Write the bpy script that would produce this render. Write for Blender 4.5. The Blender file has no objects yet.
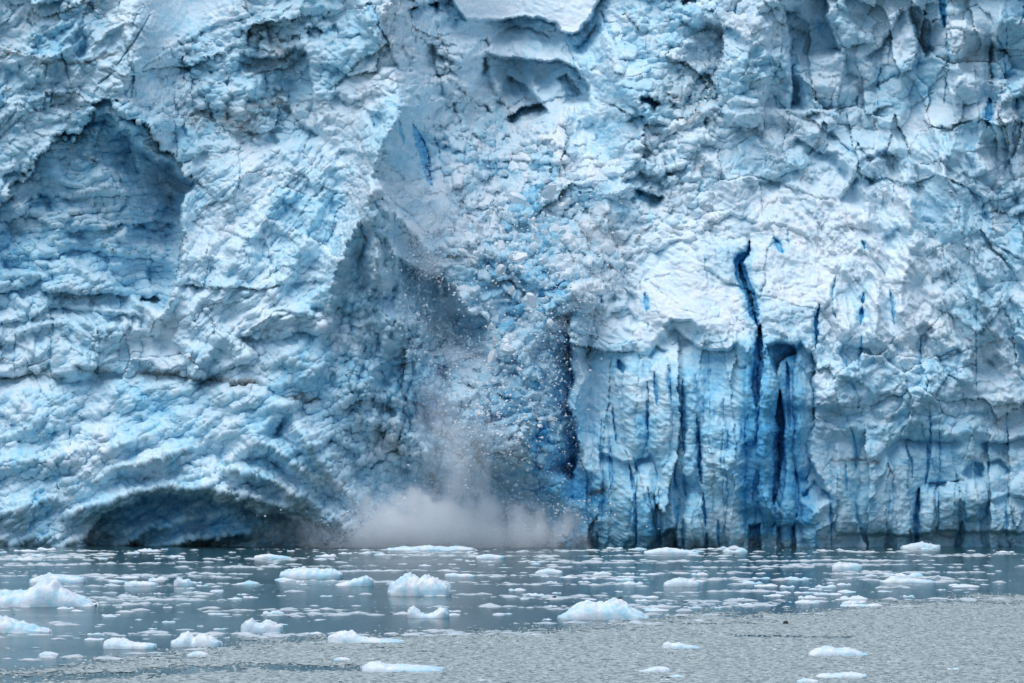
import bpy, math, random
import numpy as np

# ------------------------------------------------------------------ frame of reference
W, HPX = 1024, 683
D = 400.0                    # metres from the camera to the glacier front
SPAN = 150.0                 # metres of glacier front seen at that distance
F = W * D / SPAN             # focal length in pixels
CAM_H = 12.0                 # eye height above the water
HOR = 464.0                  # image row of the horizon
S = SPAN / W                 # metres per pixel on the glacier front
R = math.radians
random.seed(4)
rng = np.random.default_rng(11)

scene = bpy.context.scene
col = scene.collection

# ------------------------------------------------------------------ helpers
def tag(o, label=None, cat=None, group=None, kind=None):
    if label: o['label'] = label
    if cat: o['category'] = cat
    if group: o['group'] = group
    if kind: o['kind'] = kind
    return o

def mesh_np(name, V, quads=None, tris=None, smooth=False):
    """one mesh from numpy arrays"""
    me = bpy.data.meshes.new(name)
    nq = 0 if quads is None else len(quads)
    nt = 0 if tris is None else len(tris)
    me.vertices.add(len(V))
    me.vertices.foreach_set('co', np.ascontiguousarray(V, dtype=np.float32).ravel())
    idx = []
    if nq: idx.append(np.asarray(quads).ravel())
    if nt: idx.append(np.asarray(tris).ravel())
    idx = np.concatenate(idx).astype(np.int32)
    me.loops.add(len(idx))
    me.loops.foreach_set('vertex_index', idx)
    starts = np.concatenate([np.arange(nq) * 4, nq * 4 + np.arange(nt) * 3]).astype(np.int32)
    me.polygons.add(nq + nt)
    me.polygons.foreach_set('loop_start', starts)
    me.update(calc_edges=True)
    me.polygons.foreach_set('use_smooth', np.full(nq + nt, smooth))
    return me

def link(name, me, mat=None, parent=None):
    o = bpy.data.objects.new(name, me)
    col.objects.link(o)
    if mat is not None: me.materials.append(mat)
    if parent is not None: o.parent = parent
    return o

def attr(me, name, a):
    at = me.attributes.new(name, 'FLOAT', 'POINT')
    at.data.foreach_set('value', np.ascontiguousarray(a, dtype=np.float32).ravel())

def sstep(a, b, x):
    t = np.clip((x - a) / (b - a), 0, 1)
    return t * t * (3 - 2 * t)

# ------------------------------------------------------------------ noise in numpy
PERM = rng.permutation(4096).astype(np.int64)
GA = rng.uniform(0, 2 * np.pi, 4096)
GX, GY = np.cos(GA).astype(np.float32), np.sin(GA).astype(np.float32)
RND = rng.uniform(-1, 1, (4096, 6)).astype(np.float32)

def hsh(ix, iy, seed):
    return PERM[(PERM[(ix + seed * 131) & 4095] + iy + seed * 57) & 4095]

def perlin(x, y, seed=0):
    ix, iy = np.floor(x).astype(np.int64), np.floor(y).astype(np.int64)
    fx, fy = (x - ix).astype(np.float32), (y - iy).astype(np.float32)
    sx, sy = fx * fx * fx * (fx * (fx * 6 - 15) + 10), fy * fy * fy * (fy * (fy * 6 - 15) + 10)
    def g(dx, dy):
        h = hsh(ix + dx, iy + dy, seed)
        return GX[h] * (fx - dx) + GY[h] * (fy - dy)
    a = g(0, 0); b = g(1, 0); c = g(0, 1); d = g(1, 1)
    top = a + sx * (b - a); bot = c + sx * (d - c)
    return (top + sy * (bot - top)) * 1.5

def fbm(x, y, seed=0, octs=4, gain=.5):
    s, a = 0, 1.0
    for k in range(octs):
        s = s + a * perlin(x * 2 ** k, y * 2 ** k, seed + k * 7)
        a *= gain
    return s

def billow(x, y, seed=0, octs=3, gain=.5):
    """rounded lumps divided by sharp creases"""
    s, a = 0, 1.0
    for k in range(octs):
        n = np.abs(perlin(x * 2.03 ** k, y * 2.03 ** k, seed + k * 7))
        s = s + a * np.sqrt(n * n + .0060)
        a *= gain
    return s

def cells(x, y, seed=0):
    """voronoi: facet height (a tilted plane per cell), F1, F2-F1, cell id"""
    ix, iy = np.floor(x).astype(np.int64), np.floor(y).astype(np.int64)
    f1 = np.full(x.shape, 9., np.float32); f2 = f1.copy()
    hh = np.zeros(x.shape, np.int64); bx = np.zeros(x.shape, np.float32); by = bx.copy()
    for dx in (-1, 0, 1):
        for dy in (-1, 0, 1):
            h = hsh(ix + dx, iy + dy, seed)
            rx = (ix + dx + .5 + .45 * RND[h, 0] - x).astype(np.float32)
            ry = (iy + dy + .5 + .45 * RND[h, 1] - y).astype(np.float32)
            d = rx * rx + ry * ry
            n = d < f1
            f2 = np.where(n, f1, np.minimum(f2, d))
            f1 = np.where(n, d, f1)
            hh = np.where(n, h, hh); bx = np.where(n, rx, bx); by = np.where(n, ry, by)
    f1 = np.sqrt(f1); f2 = np.sqrt(f2)
    facet = RND[hh, 2] * bx + RND[hh, 3] * by + .45 * RND[hh, 4]
    return facet, f1, f2 - f1, RND[hh, 5]

# ------------------------------------------------------------------ the glacier front, sculpted
def axis(segs):
    out = [np.arange(a, b, st) for a, b, st in segs]
    return np.concatenate(out + [[segs[-1][1]]])
UA = axis([(-230, -20, 3.0), (-20, 1044, .8), (1044, 1254, 3.0)])
VA = axis([(-80, -6, 2.0), (-6, 556, .8), (556, 580, 3.0)])
U, V = np.meshgrid(UA, VA)              # rows run from the top down to under water
U0, V0 = U.copy(), V.copy()
NV, NU = U.shape

# irregular feature outlines: the drawing coordinates wander a little
wob = 1.0
UW = U + 3.2 * perlin(U / 23, V / 23, 1) + 1.3 * perlin(U / 7, V / 7, 2)
VW = V + 3.2 * perlin(U / 23, V / 23, 3) + 1.3 * perlin(U / 7, V / 7, 4)

def bbox(pts, m):
    p = np.asarray(pts, float)
    c0 = np.searchsorted(UA, p[:, 0].min() - m); c1 = np.searchsorted(UA, p[:, 0].max() + m)
    r0 = np.searchsorted(VA, p[:, 1].min() - m); r1 = np.searchsorted(VA, p[:, 1].max() + m)
    return np.s_[r0:max(r1, r0 + 1), c0:max(c1, c0 + 1)]

def poly_dist(pts, sl, warp=1.0):
    """distance to a polyline, its side, and the place along it (0..1)"""
    p = np.asarray(pts, np.float32)
    x = U[sl] + warp * (UW[sl] - U[sl]); y = V[sl] + warp * (VW[sl] - V[sl])
    best = np.full(x.shape, 1e9, np.float32); side = np.zeros(x.shape, np.float32); tt = side.copy()
    seg = np.hypot(*(p[1:] - p[:-1]).T); tot = seg.sum(); acc = 0
    for (ax, ay), (bx_, by_), L in zip(p[:-1], p[1:], seg):
        dx, dy = bx_ - ax, by_ - ay
        t = np.clip(((x - ax) * dx + (y - ay) * dy) / (L * L), 0, 1)
        d = np.hypot(x - ax - t * dx, y - ay - t * dy)
        cr = np.sign(dx * (y - ay) - dy * (x - ax))
        n = d < best
        best = np.where(n, d, best); side = np.where(n, cr, side); tt = np.where(n, (acc + t * L) / tot, tt)
        acc += L
    return best, side, tt

BACK = np.zeros(U.shape, np.float32)    # metres pushed away from the camera
BLUE = np.zeros(U.shape, np.float32)    # how much clear dense ice shows
DIRT = np.zeros(U.shape, np.float32)
PART = np.zeros(U.shape, np.int16)      # which part of the glacier a vertex belongs to
PARTS = [('ice_cliff', None)]

SK = 1.0
def step(pts, depth, reach, edge=1.6, blue=0, warp=1.0, ends=.12):
    """the side on the right hand of the walk drops back by depth and comes forward again over reach pixels"""
    sl = bbox(pts, reach * 2.2 + 8)
    d, s, t = poly_dist(pts, sl, warp)
    sd = d * s
    fall = np.exp(-(np.maximum(sd, 0) / reach) ** 2 * 1.1) * (1 - sstep(reach * 1.5, reach * 2.2, d))
    fade = sstep(0, ends, t) * (1 - sstep(1 - ends, 1, t)) if ends > 0 else 1
    m = sstep(-edge, edge, sd) * fall * fade
    BACK[sl] += 1.3 * SK * depth * m
    if blue: BLUE[sl] = np.maximum(BLUE[sl], blue * m * sstep(-.2, .5, .25 + perlin(U[sl] / 15, V[sl] / 15, 41)))

def groove(pts, w, depth, blue=.9, taper=True, warp=.5, part=None, flat=.6, flare=True):
    if flare and w > 1.5: groove(pts, w * 2.1, depth * .5, blue * .5, taper, warp, None, 0, False)
    sl = bbox(pts, w * 3 + 5)
    d, s, t = poly_dist(pts, sl, warp)
    wl = w * ((.08 + .92 * np.clip(np.sin(np.pi * t), 0, 1) ** .75) if taper else (.15 + .85 * sstep(0, .22, t) * (1 - sstep(.80, 1, t))))
    wl = wl * (1 + .35 * perlin(U[sl] / 12, V[sl] / 26, 43))
    m = 1 - sstep(flat * wl, wl + .4, d)
    BACK[sl] += .36 * depth * m
    BLUE[sl] = np.maximum(BLUE[sl], .80 * blue * (1 - sstep(wl * .8, wl * 1.1 + .8, d)))
    if part:
        PARTS.append(part)
        P_ = PART[sl]; P_[m > .25] = len(PARTS) - 1; PART[sl] = P_

def ridge(pts, w, h, sharp=True):
    sl = bbox(pts, w * 1.6 + 4)
    d, s, t = poly_dist(pts, sl, 1.0)
    f = np.maximum(0, 1 - d / w); f = f ** 1.2 if sharp else f * f * (3 - 2 * f)
    BACK[sl] -= 1.9 * SK * h * f * np.sqrt(np.clip(np.sin(np.pi * np.clip(t * .86 + .07, 0, 1)), 0, 1))

def bump(u, v, ru, rv, h, p=2.0, blue=0):
    sl = bbox([(u - ru, v - rv), (u + ru, v + rv)], 12)
    q = ((np.abs(UW[sl] - u) / ru) ** p + (np.abs(VW[sl] - v) / rv) ** p)
    f = np.sqrt(np.clip(1 - q, 0, 1))
    BACK[sl] -= h * f
    if blue: BLUE[sl] = np.maximum(BLUE[sl], blue * f)

def in_poly(pts, x, y):
    p = np.asarray(pts, float); ins = np.zeros(x.shape, bool)
    for (ax, ay), (bx_, by_) in zip(p, np.roll(p, -1, 0)):
        if ay == by_: continue
        c = ((ay > y) != (by_ > y)) & (x < (bx_ - ax) * (y - ay) / (by_ - ay) + ax)
        ins ^= c
    return ins

def region(pts, soft=10, warp=1.0):
    sl = bbox(pts, soft + 4)
    out = np.zeros(U.shape, np.float32)
    d, s, t = poly_dist(list(pts) + [pts[0]], sl, warp)
    x = U[sl] + warp * (UW[sl] - U[sl]); y = V[sl] + warp * (VW[sl] - V[sl])
    out[sl] = sstep(-soft, soft, np.where(in_poly(pts, x, y), d, -d))
    return out

def part(pts, name, label=None):
    PARTS.append((name, label))
    sl = bbox(pts, 8)
    x = .35 * U[sl] + .65 * UW[sl]; y = .35 * V[sl] + .65 * VW[sl]
    P_ = PART[sl]; P_[in_poly(pts, x, y) & (P_ == 0)] = len(PARTS) - 1; PART[sl] = P_

# --- how far the ice leans back, row by row (rise over the grid, integrated up from the water)
SLOPE = np.array([
 [.4,.4,.6,1.2,.3,.2,.5,.4,.6,.8,1.3,1.1,-.1,.1,.0,.0,-.2],
 [.4,.4,.6,1.0,.1,.1,.5,.4,.4,.7,1.3,1.1,-.1,.1,.0,.0,-.2],
 [.4,.4,.3,.6,.2,.5,.7,.2,-.1,.6,1.0,.6,.3,.9,.8,.3,.1],
 [.2,.1,-.1,.7,1.0,.8,.4,1.2,1.8,1.4,.6,1.0,1.0,1.0,.9,.6,.4],
 [.1,-.1,-.2,.9,1.1,.9,.0,1.1,2.0,1.6,1.0,1.2,1.2,1.0,.9,.6,.5],
 [.2,.1,.0,.7,.9,.6,-.2,.2,1.1,.9,1.1,1.2,1.2,1.1,.9,.6,.6],
 [.5,.5,.5,.4,.4,.2,-.1,.4,.9,.6,.5,.3,.2,.4,.5,.5,.5],
 [.8,.8,.7,.5,.2,.1,.0,.3,.7,.3,.2,.05,.0,.1,.25,.25,.25],
 [.5,.5,.4,.3,.0,-.1,-.1,.2,.2,.2,.1,.0,-.05,.0,.05,.05,.05],
 [.2,.1,.0,-.1,-.2,-.1,.0,.2,.2,.2,.0,-.05,-.05,-.1,-.1,-.1,-.1]], np.float32)
BASE0 = np.array([2,1,0,-3,-5,-4,0,5,7,4,-4,-6,-6,-5,-4,-3,-2], np.float32)
cu = np.clip(UA / 64, 0, 15.999); ci = cu.astype(int); cf = (cu - ci); cf = cf * cf * (3 - 2 * cf)
cv = np.clip(VA / (546 / 9), 0, 8.999); vi = cv.astype(int); vf = cv - vi
SF = SLOPE[:, ci] * (1 - cf) + SLOPE[:, ci + 1] * cf
SF = SF[vi] * (1 - vf)[:, None] + SF[vi + 1] * vf[:, None]
dz = np.gradient(VA) * S
BASE = np.cumsum((SF * dz[:, None])[::-1], axis=0)[::-1]
below = np.searchsorted(VA, 546)
BASE = BASE - BASE[below]
# neighbouring columns may not drift apart without end: pull the drift towards the mean of the row
BASE = .74 * BASE + .26 * BASE.mean(axis=1, keepdims=True)
BACK += BASE + (BASE0[ci] * (1 - cf) + BASE0[ci + 1] * cf)[None, :]

# --- texture regions
r_hollow = region([(-30,200),(108,96),(142,131),(138,178),(180,215),(178,300),(160,312),(40,285),(-30,320)], 8)
r_leftlow = region([(-240,385),(180,385),(330,300),(400,440),(330,560),(-240,560)], 25)
r_rubble = np.maximum.reduce([
    region([(165,45),(250,5),(330,20),(300,60),(312,120),(270,150),(165,140)], 12),
    region([(600,-10),(735,-10),(715,110),(720,240),(640,235),(585,200),(600,90)], 12),
    region([(430,130),(600,120),(660,230),(600,330),(500,330),(430,260)], 18),
    region([(330,300),(470,330),(470,470),(330,470)], 20),
    region([(440,350),(560,330),(560,470),(440,470)], 14)])
r_col = region([(572,372),(640,350),(690,338),(800,342),(815,400),(812,440),(900,430),(1254,440),(1254,580),(572,580)], 14)
r_bluecol = region([(742,342),(799,342),(806,380),(802,440),(812,490),(818,545),(738,530),(742,450)], 9)
r_bluewall = region([(640,360),(690,350),(745,345),(740,560),(575,560),(600,440)], 26)
r_cleft = region([(573,315),(580,470),(600,500),(545,500),(520,455),(548,410),(556,350)], 9)
r_cap = region([(450,-80),(600,-80),(600,8),(580,30),(560,30),(540,16),(470,20),(452,0)], 4)
r_snow = np.maximum(region([(590,220),(720,180),(900,190),(960,330),(815,345),(690,340),(640,330)], 25),
                    region([(150,-20),(235,-20),(200,25),(150,60)], 14))
r_fin = region([(335,270),(372,190),(400,230),(440,290),(470,380),(440,470),(350,420)], 14)

# --- fold, lump and block texture
wx = UW + 9 * perlin(U / 60, V / 60, 8) ; wy = VW + 9 * perlin(U / 60, V / 60, 9)
def rot(a, su, sv):
    c, s_ = math.cos(R(a)), math.sin(R(a))
    return (c * wx + s_ * wy) / su, (-s_ * wx + c * wy) / sv
big = billow(wx / 85, wy / 70, 20, 2)
mid = billow(wx / 34, wy / 26, 23, 2, .55)
fol = billow(*rot(-28, 95, 22), 26, 3, .55)
bed = billow(*rot(-6, 110, 15), 29, 3, .5)
colm = billow(*rot(88, 150, 26), 32, 2, .5)
fac, f1, f21, cid = cells(wx / 30, wy / 26, 3)
fac2, g1, g21, cid2 = cells(wx / 11 + 5, wy / 9, 4)
fac = fac * sstep(-.06, .16, f21); fac2 = fac2 * sstep(-.05, .28, g21)
facc, c1, c21, cidc = cells(UW / 21, VW / 170, 5)
fact, t1, t21, cidt = cells(UW / 27, VW / 62, 14)
rest = np.clip(1 - r_leftlow - r_col - r_hollow, 0, 1)
amp_fac = np.clip(.55 + .6 * fbm(U / 120, V / 120, 60, 2), .1, 1.2)
fac0, b1, b21, cid0 = cells(wx / 72 + .3, wy / 58, 12)
rough = np.clip(.75 + .65 * fbm(U / 110, V / 90, 62, 3), .5, 1.3)
d_ = np.zeros(U.shape, np.float32)
def ridged(x, y, seed, octs=3, gain=.5):
    """sharp crests, rounded troughs"""
    t, a = 0, 1.0
    for k in range(octs):
        n = 1 - np.abs(perlin(x * 2.1 ** k, y * 2.1 ** k, seed + 7 * k)); t = t + a * n * n; a *= gain
    return t
r_mid = region([(185,180),(320,100),(350,160),(330,320),(180,370)], 25)
r_dia = region([(780,150),(1040,110),(1260,110),(1260,420),(830,350)], 30)
r_ul = region([(-240,-90),(190,-90),(160,60),(60,130),(-240,190)], 20)
r_top = region([(600,-90),(1260,-90),(1260,150),(800,150),(740,120),(700,-10)], 16)
r_auth = np.maximum.reduce([region([(440,-60),(605,-60),(622,60),(600,130),(440,130)], 14), region([(330,80),(445,80),(450,300),(330,310)], 16), region([(-240,60),(60,60),(150,90),(190,190),(180,330),(-240,330)], 14), region([(240,40),(330,25),(330,150),(280,130)], 10), region([(712,-60),(800,-60),(800,135),(712,135)], 10)])
fin = ridged(*rot(97, 75, 21), 101, 3); dia = ridged(*rot(58, 95, 30), 104, 3); mdf = billow(*rot(-47, 70, 17), 107, 3, .55); ulf = ridged(*rot(-33, 110, 26), 110, 3)
d_ += 4.6 * big * (1 - .5 * r_col) * (1 - .4 * r_snow)
d_ += 3.6 * fac0 * rest * (1 - .75 * r_snow) * (1 - .5 * r_mid) * (1 - .55 * r_dia) * (1 - r_cap) * (1 - .8 * r_auth)
d_ += mid * (.35 + .8 * rough) * (1.6 * rest + 1.2 * r_leftlow + .5 * r_col + 2.0 * r_hollow) * (1 - .65 * r_snow)
d_ += r_leftlow * 2.5 * fol
d_ += r_auth * (1 - r_hollow) * (1.5 * mid + 1.2 * fac2)
d_ += region([(380,-20),(450,-20),(470,130),(440,150),(385,80)], 12) * (2.2 * fin + 1.6 * fac2 + 1.2 * fac)
d_ += r_mid * 2.4 * mdf + r_dia * 2.4 * dia + r_fin * 2.6 * fin + r_ul * 2.0 * ulf
d_ += r_hollow * (2.6 * bed + 1.4 * fac + .9 * fac2)
d_ += r_col * (1.1 * colm + (1.5 * facc + 1.3 * cidc) * (1 - .4 * r_bluecol))
d_ += r_top * (1 - .6 * r_rubble) * (2.4 * fact + 2.2 * cidt)
d_ += (1 - r_col) * (1 - r_rubble) * (1 - r_snow) * (1 - r_hollow) * (1 - r_leftlow) * 1.1 * cid
d_ += rest * (1 - r_cap) * (2.2 + 1.6 * r_top) * fac * amp_fac * (1 - .6 * r_snow) * (1 - .5 * r_mid) * (1 - .5 * r_auth)
d_ += r_rubble * (1.6 * fac2 - .8 * g1)
d_ += rest * (1 - r_rubble) * .9 * fac2 * amp_fac * (1 - .4 * r_snow)
d_ -= rest * .25 * (1 - sstep(.015, .05, b21)) * sstep(0, .3, perlin(U / 40, V / 40, 64)) * (1 - r_rubble)
d_ *= (1 - .85 * r_cap)
r_chute = region([(425,200),(470,140),(560,118),(622,190),(604,300),(572,322),(560,450),(545,480),(460,480),(445,400),(468,335),(428,275)], 26)
d_ *= 1 - .35 * r_chute
d_ *= 1 - .30 * r_auth * (1 - r_hollow)
d_ += r_chute * (1.3 * fac2 + 1.5 * fac)
BACK -= 13 * r_chute            # the mass coming down stands well forward of the scar
BACK -= d_
BLUE += .31 + .10 * fbm(U / 70, V / 70, 70, 3) + .09 * cid + .08 * cid0 + .06 * r_rubble * cid2
BLUE += .34 * r_bluecol + .08 * r_bluewall + .10 * r_col + .35 * r_cleft + .10 * r_hollow + .04 * r_leftlow + .10 * r_fin
BLUE += r_chute * (.16 * cid2 + .12 * cid - .03)
BLUE -= .22 * r_cap + .12 * r_snow

# --- the left side: the triangular hollow, the deep recess, ledges
step([(-30,232),(0,205),(30,170),(65,140),(95,112),(100,100),(108,98),(125,115),(142,131)], 4.8, 80, ends=0, warp=3.0)
step([(95,113),(112,112),(128,140),(138,168)], 2.4, 30)
step([(128,130),(137,160),(140,178)], 2.5, 34)
step([(55,162),(75,150),(90,158),(80,165)], 1.2, 14)
step([(20,205),(40,195),(70,200),(95,190)], 1.6, 16)
step([(0,222),(30,214),(45,222),(60,232)], 2.0, 22)
step([(196,182),(187,194),(181,207),(183,235),(181,265),(172,295),(160,316)], 11, 95, ends=.06)
step([(60,232),(100,228),(140,222),(176,236)], 2.2, 24)
step([(30,262),(80,248),(130,256),(176,262)], 2.0, 18)
step([(36,288),(60,291),(110,293),(168,298)], 3.6, 13)
step([(-10,325),(25,320),(52,306),(100,312),(145,318)], 1.8, 12)
step([(-10,292),(20,288),(45,276)], 2, 16)
for u0, u1, v0 in ((-25, 30, 318), (30, 48, 312), (52, 95, 322), (98, 138, 318)):
    bump((u0 + u1) / 2, v0 + 26, (u1 - u0) / 2 + 3, 34, 2.6, 3.2)
groove([(17,325),(15,345),(13,370)], 1.2, 1.5, .5)
groove([(90,338),(97,345)], 1, 1, .5); groove([(118,330),(120,360)], 1.3, 1.2, .5)
step([(-10,379),(25,376),(60,377),(72,372)], 1.2, 10)
step([(72,366),(90,369),(118,374),(124,368)], 1.2, 8)
step([(135,374),(165,372),(215,378),(262,385),(290,398),(320,402)], 1.3, 9)
# --- sea cave and the folds that arch over it
step([(80,560),(86,540),(95,526),(110,511),(135,502),(165,498),(200,497),(232,501),(255,509),(285,519),(312,530),(338,560)], 6.5, 200, ends=0, edge=3.5, warp=1.6)
ridge([(120,545),(150,530),(190,518),(235,512)], 10, 2.5); ridge([(150,548),(190,538),(250,532)], 9, 2.5)
ridge([(60,520),(110,498),(165,488),(215,488),(255,498),(300,515)], 13, 2.6)
ridge([(190,478),(230,470),(265,478),(310,500),(345,525)], 15, 3)
ridge([(235,455),(255,440),(285,455),(320,490)], 14, 2.6)
ridge([(265,425),(285,405),(300,430),(330,480),(360,505)], 16, 3)
ridge([(-20,520),(50,500),(120,470),(190,450),(240,420)], 16, 2)
ridge([(-20,470),(60,455),(140,440),(210,415)], 18, 1.6)
step([(235,498),(262,500),(300,514),(330,528)], 2.5, 20); step([(240,482),(262,476),(290,492)], 1.6, 16)
step([(190,385),(215,372),(245,362),(262,352)], 1.8, 22); step([(235,350),(262,322),(290,312),(330,322)], 2.0, 24)
step([(270,440),(282,412),(300,405),(312,420)], 2.2, 20)
# --- upper left: plates with hairline cracks, rubble, small overhang
for p in ([(150,15),(135,40),(117,66)], [(112,74),(98,84)], [(60,48),(66,65),(70,85)], [(138,14),(133,25)], [(54,88),(50,108)], [(120,0),(116,20)]):
    groove(p, 1.1, 3.2, .35, warp=.25)
step([(70,45),(82,17),(86,40),(84,60)], 1.2, 16); step([(30,50),(62,30),(80,18)], .9, 20)
step([(92,0),(96,15),(110,12)], 1.6, 12); step([(64,4),(72,2),(76,8)], 1.4, 8)
step([(40,115),(48,92),(62,96),(78,98)], 1.6, 12); step([(0,68),(30,76),(60,82),(80,92)], .9, 14)
step([(168,50),(190,38),(215,24),(250,16)], 1.8, 26)
step([(240,50),(262,58),(280,56),(292,48),(305,48),(313,58)], 4.5, 20)
step([(304,47),(312,60),(311,85),(313,110),(321,128),(324,144)], 4, 45)
step([(283,103),(298,118),(322,137)], 2, 14)
step([(306,30),(316,29),(323,32)], 3, 9); step([(290,35),(303,37)], 2, 6)
bump(212,96,20,16,2.4,blue=.5); bump(247,86,20,15,2.6,blue=.45); bump(240,110,14,9,1.5)
step([(186,118),(206,104),(226,112)], 1.5, 14)
SK = 1.25
# --- the ridge and its fins, left of the calving chute
ridge([(412,95),(398,118),(384,140),(374,165),(369,200)], 30, 5)
ridge([(372,192),(354,228),(338,266),(330,300)], 18, 4.5); ridge([(372,196),(376,235),(380,285)], 15, 4)
ridge([(380,192),(402,222),(430,252)], 13, 3); ridge([(384,210),(392,250),(402,300)], 10, 2.5)
step([(377,155),(369,180),(371,198),(380,210)], 1.5, 18)
groove([(412,125),(419,140),(424,155),(427,172),(433,186)], 5.5, 5, .95, part=('blue_crevice', 'bright blue slit in the ridge left of the fall'))
groove([(400,150),(403,182)], 1.2, 1.4, .6); groove([(386,195),(398,207),(410,215),(425,232)], 1.8, 2, .5)
groove([(398,120),(402,145)], 2.2, 1.8, .9); groove([(434,135),(440,160),(445,180)], 2, 1.6, .5)
step([(378,112),(384,124),(372,130)], 2, 10); step([(336,150),(352,152),(368,158)], 1.5, 12)
step([(330,95),(352,100),(372,92),(384,96)], 1.4, 16); step([(330,20),(345,35),(365,32)], 1.5, 12)
groove([(337,25),(340,45)], 1.3, 1.4, .6); step([(350,0),(360,20),(378,40),(390,60)], 1.5, 20)
SK = 1.5
# --- snow cap, the two arches beneath it, the pocket
step([(440,-25),(452,0),(462,15),(470,21),(490,20),(520,19),(540,16),(555,24),(562,33),(572,33),(583,28),(595,17),(599,0),(600,-20)], 5, 24, ends=0, blue=.35)
step([(488,38),(510,28),(532,28),(548,34),(557,43)], 1.6, 14)
step([(484,50),(500,56),(530,60),(560,61),(576,68),(587,84),(591,104)], 5.5, 46, ends=.05)
step([(452,72),(468,60),(490,57)], 3, 30)
step([(504,76),(524,83),(536,96),(549,112)], 2.6, 26); step([(556,82),(566,74),(576,84),(583,96)], 2, 16)
groove([(565,76),(572,88),(577,94)], 1.6, 1.6, .5)
step([(503,120),(522,110),(541,102),(551,114)], 5, 13, blue=.5)
step([(446,106),(468,96),(486,106),(492,118)], 2, 14); groove([(474,122),(482,117)], 1.4, 1.4, .5)
step([(404,14),(424,3),(441,3)], 4.5, 14)
step([(432,42),(438,56),(455,62)], 2, 14); step([(475,42),(488,38),(492,48)], 1.8, 12)
step([(572,50),(585,36),(598,20)], 1.8, 14, blue=.8)
groove([(602,12),(608,28),(617,46)], 2.5, 3, .6)
SK = 1.0
# --- calving chute
step([(392,256),(420,270),(446,278),(460,298),(474,314),(494,312)], 6, 45)
ridge([(525,150),(508,240),(500,310)], 60, 4.5, False)
bump(515,345,20,24,2.6,2.6); bump(500,250,24,16,2.2,blue=.3); bump(470,300,22,14,2,blue=.3); bump(492,400,46,70,5.5,2.4,blue=.38)
step([(573,312),(571,345),(573,380),(569,402),(577,430),(579,460),(572,486)], 5.5, 30, blue=.9, ends=.06)
groove([(556,440),(562,462),(566,474)], 1.5, 1.5, .9)
step([(430,372),(450,360),(480,352),(510,360)], 2, 22)
# --- right of the chute: rubble with blue pockets
step([(638,98),(650,95),(663,106)], 5, 8, blue=.9, ends=.05); groove([(705,116),(706,132)], 2.4, 4, .3)
step([(700,70),(712,78),(716,88)], 2.5, 10); step([(626,115),(645,118),(668,124)], 2.2, 9, blue=.6)
step([(617,185),(640,171),(662,174),(690,164)], 2.6, 20); step([(630,190),(648,195),(664,198)], 4.5, 12, blue=.7)
step([(680,4),(688,-2),(698,2)], 3, 8, blue=.6); groove([(737,4),(735,14)], 2, 3, .7)
bump(645,25,11,8,1.5,blue=.4); bump(622,112,12,10,1.8,blue=.4); bump(628,150,16,12,1.8,blue=.35)
groove([(594,290),(601,298),(604,310)], 1.8, 2.2, .9); groove([(645,292),(647,312)], 2.6, 2, .95)
groove([(648,322),(648,330)], 1.2, 1.5, .8); groove([(618,360),(624,373)], 3, 4, .9)
step([(600,262),(616,268),(625,262)], 1.6, 10); step([(612,320),(632,310),(642,322)], 1.2, 10)
groove([(706,255),(708,285)], 1, 1, .5)
SK = 1.5
# --- towers of the upper right
step([(720,18),(723,45),(720,65),(716,85),(722,106)], 5, 34)
step([(722,25),(736,32),(752,44)], 2.4, 14, blue=.5); step([(790,112),(792,70),(790,35),(780,2)], 5, 24)
step([(757,18),(772,8),(783,2)], 1.2, 9); bump(780,66,10,18,1.6,3); bump(746,60,26,46,3.2,3.4)
bump(743,112,18,16,3.6,2.6); step([(732,120),(744,132),(758,124)], 1.3, 12)
step([(826,-20),(827,20),(834,40),(840,58)], 5, 26, blue=.5); step([(862,62),(880,44),(896,20),(905,6)], 2.5, 14)
step([(926,60),(918,40),(912,22),(906,6)], 4, 18); bump(900,52,18,46,2.6,2.4)
groove([(889,30),(889,66)], 1.2, 2, .5); groove([(942,-12),(943,6),(945,27)], 4, 5, .98, part=('blue_crevice', 'deep blue slit at the top edge between two towers'))
groove([(929,20),(930,48)], 1, 1.6, .8); groove([(946,30),(948,58),(944,105)], 1.5, 2.4, .7); groove([(916,6),(925,14),(934,14)], 1.6, 1.8, .8)
step([(948,62),(951,24),(966,20),(986,40)], -1.8, 22); step([(989,80),(990,45),(992,40)], 3, 30)
groove([(1008,20),(1006,50),(1005,80)], 1.1, 1.8, .4); groove([(989,98),(989,112),(987,128)], 4, 4, .98); groove([(1016,98),(1017,114)], 2.4, 3, .95)
bump(1003,128,9,34,3.2,3.2); bump(960,64,26,40,2.2,3); bump(892,104,17,24,3.2,2.8,blue=.15); bump(847,104,13,20,2.6,2.6,blue=.35); bump(867,108,10,18,2.4,2.6,blue=.35)
bump(1020,60,30,60,3,3,blue=.4); bump(985,160,10,30,1.6,2.4); bump(970,104,16,20,1.6,3)
groove([(856,96),(857,108)], 1.3, 2, .7); groove([(877,80),(880,92)], 1.6, 2, .8)
ridge([(905,190),(912,240),(900,290),(905,330)], 20, 1.6); ridge([(930,120),(950,190),(975,260),(985,330)], 26, 3)
step([(850,185),(862,160),(885,150),(905,160)], 1.8, 18); step([(795,135),(815,150),(840,152)], 1.4, 16)
step([(985,310),(970,250),(950,190),(944,150)], 2, 20)
step([(838,200),(862,170),(878,185)], 1.6, 16, blue=.4)
SK = 1.0
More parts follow.
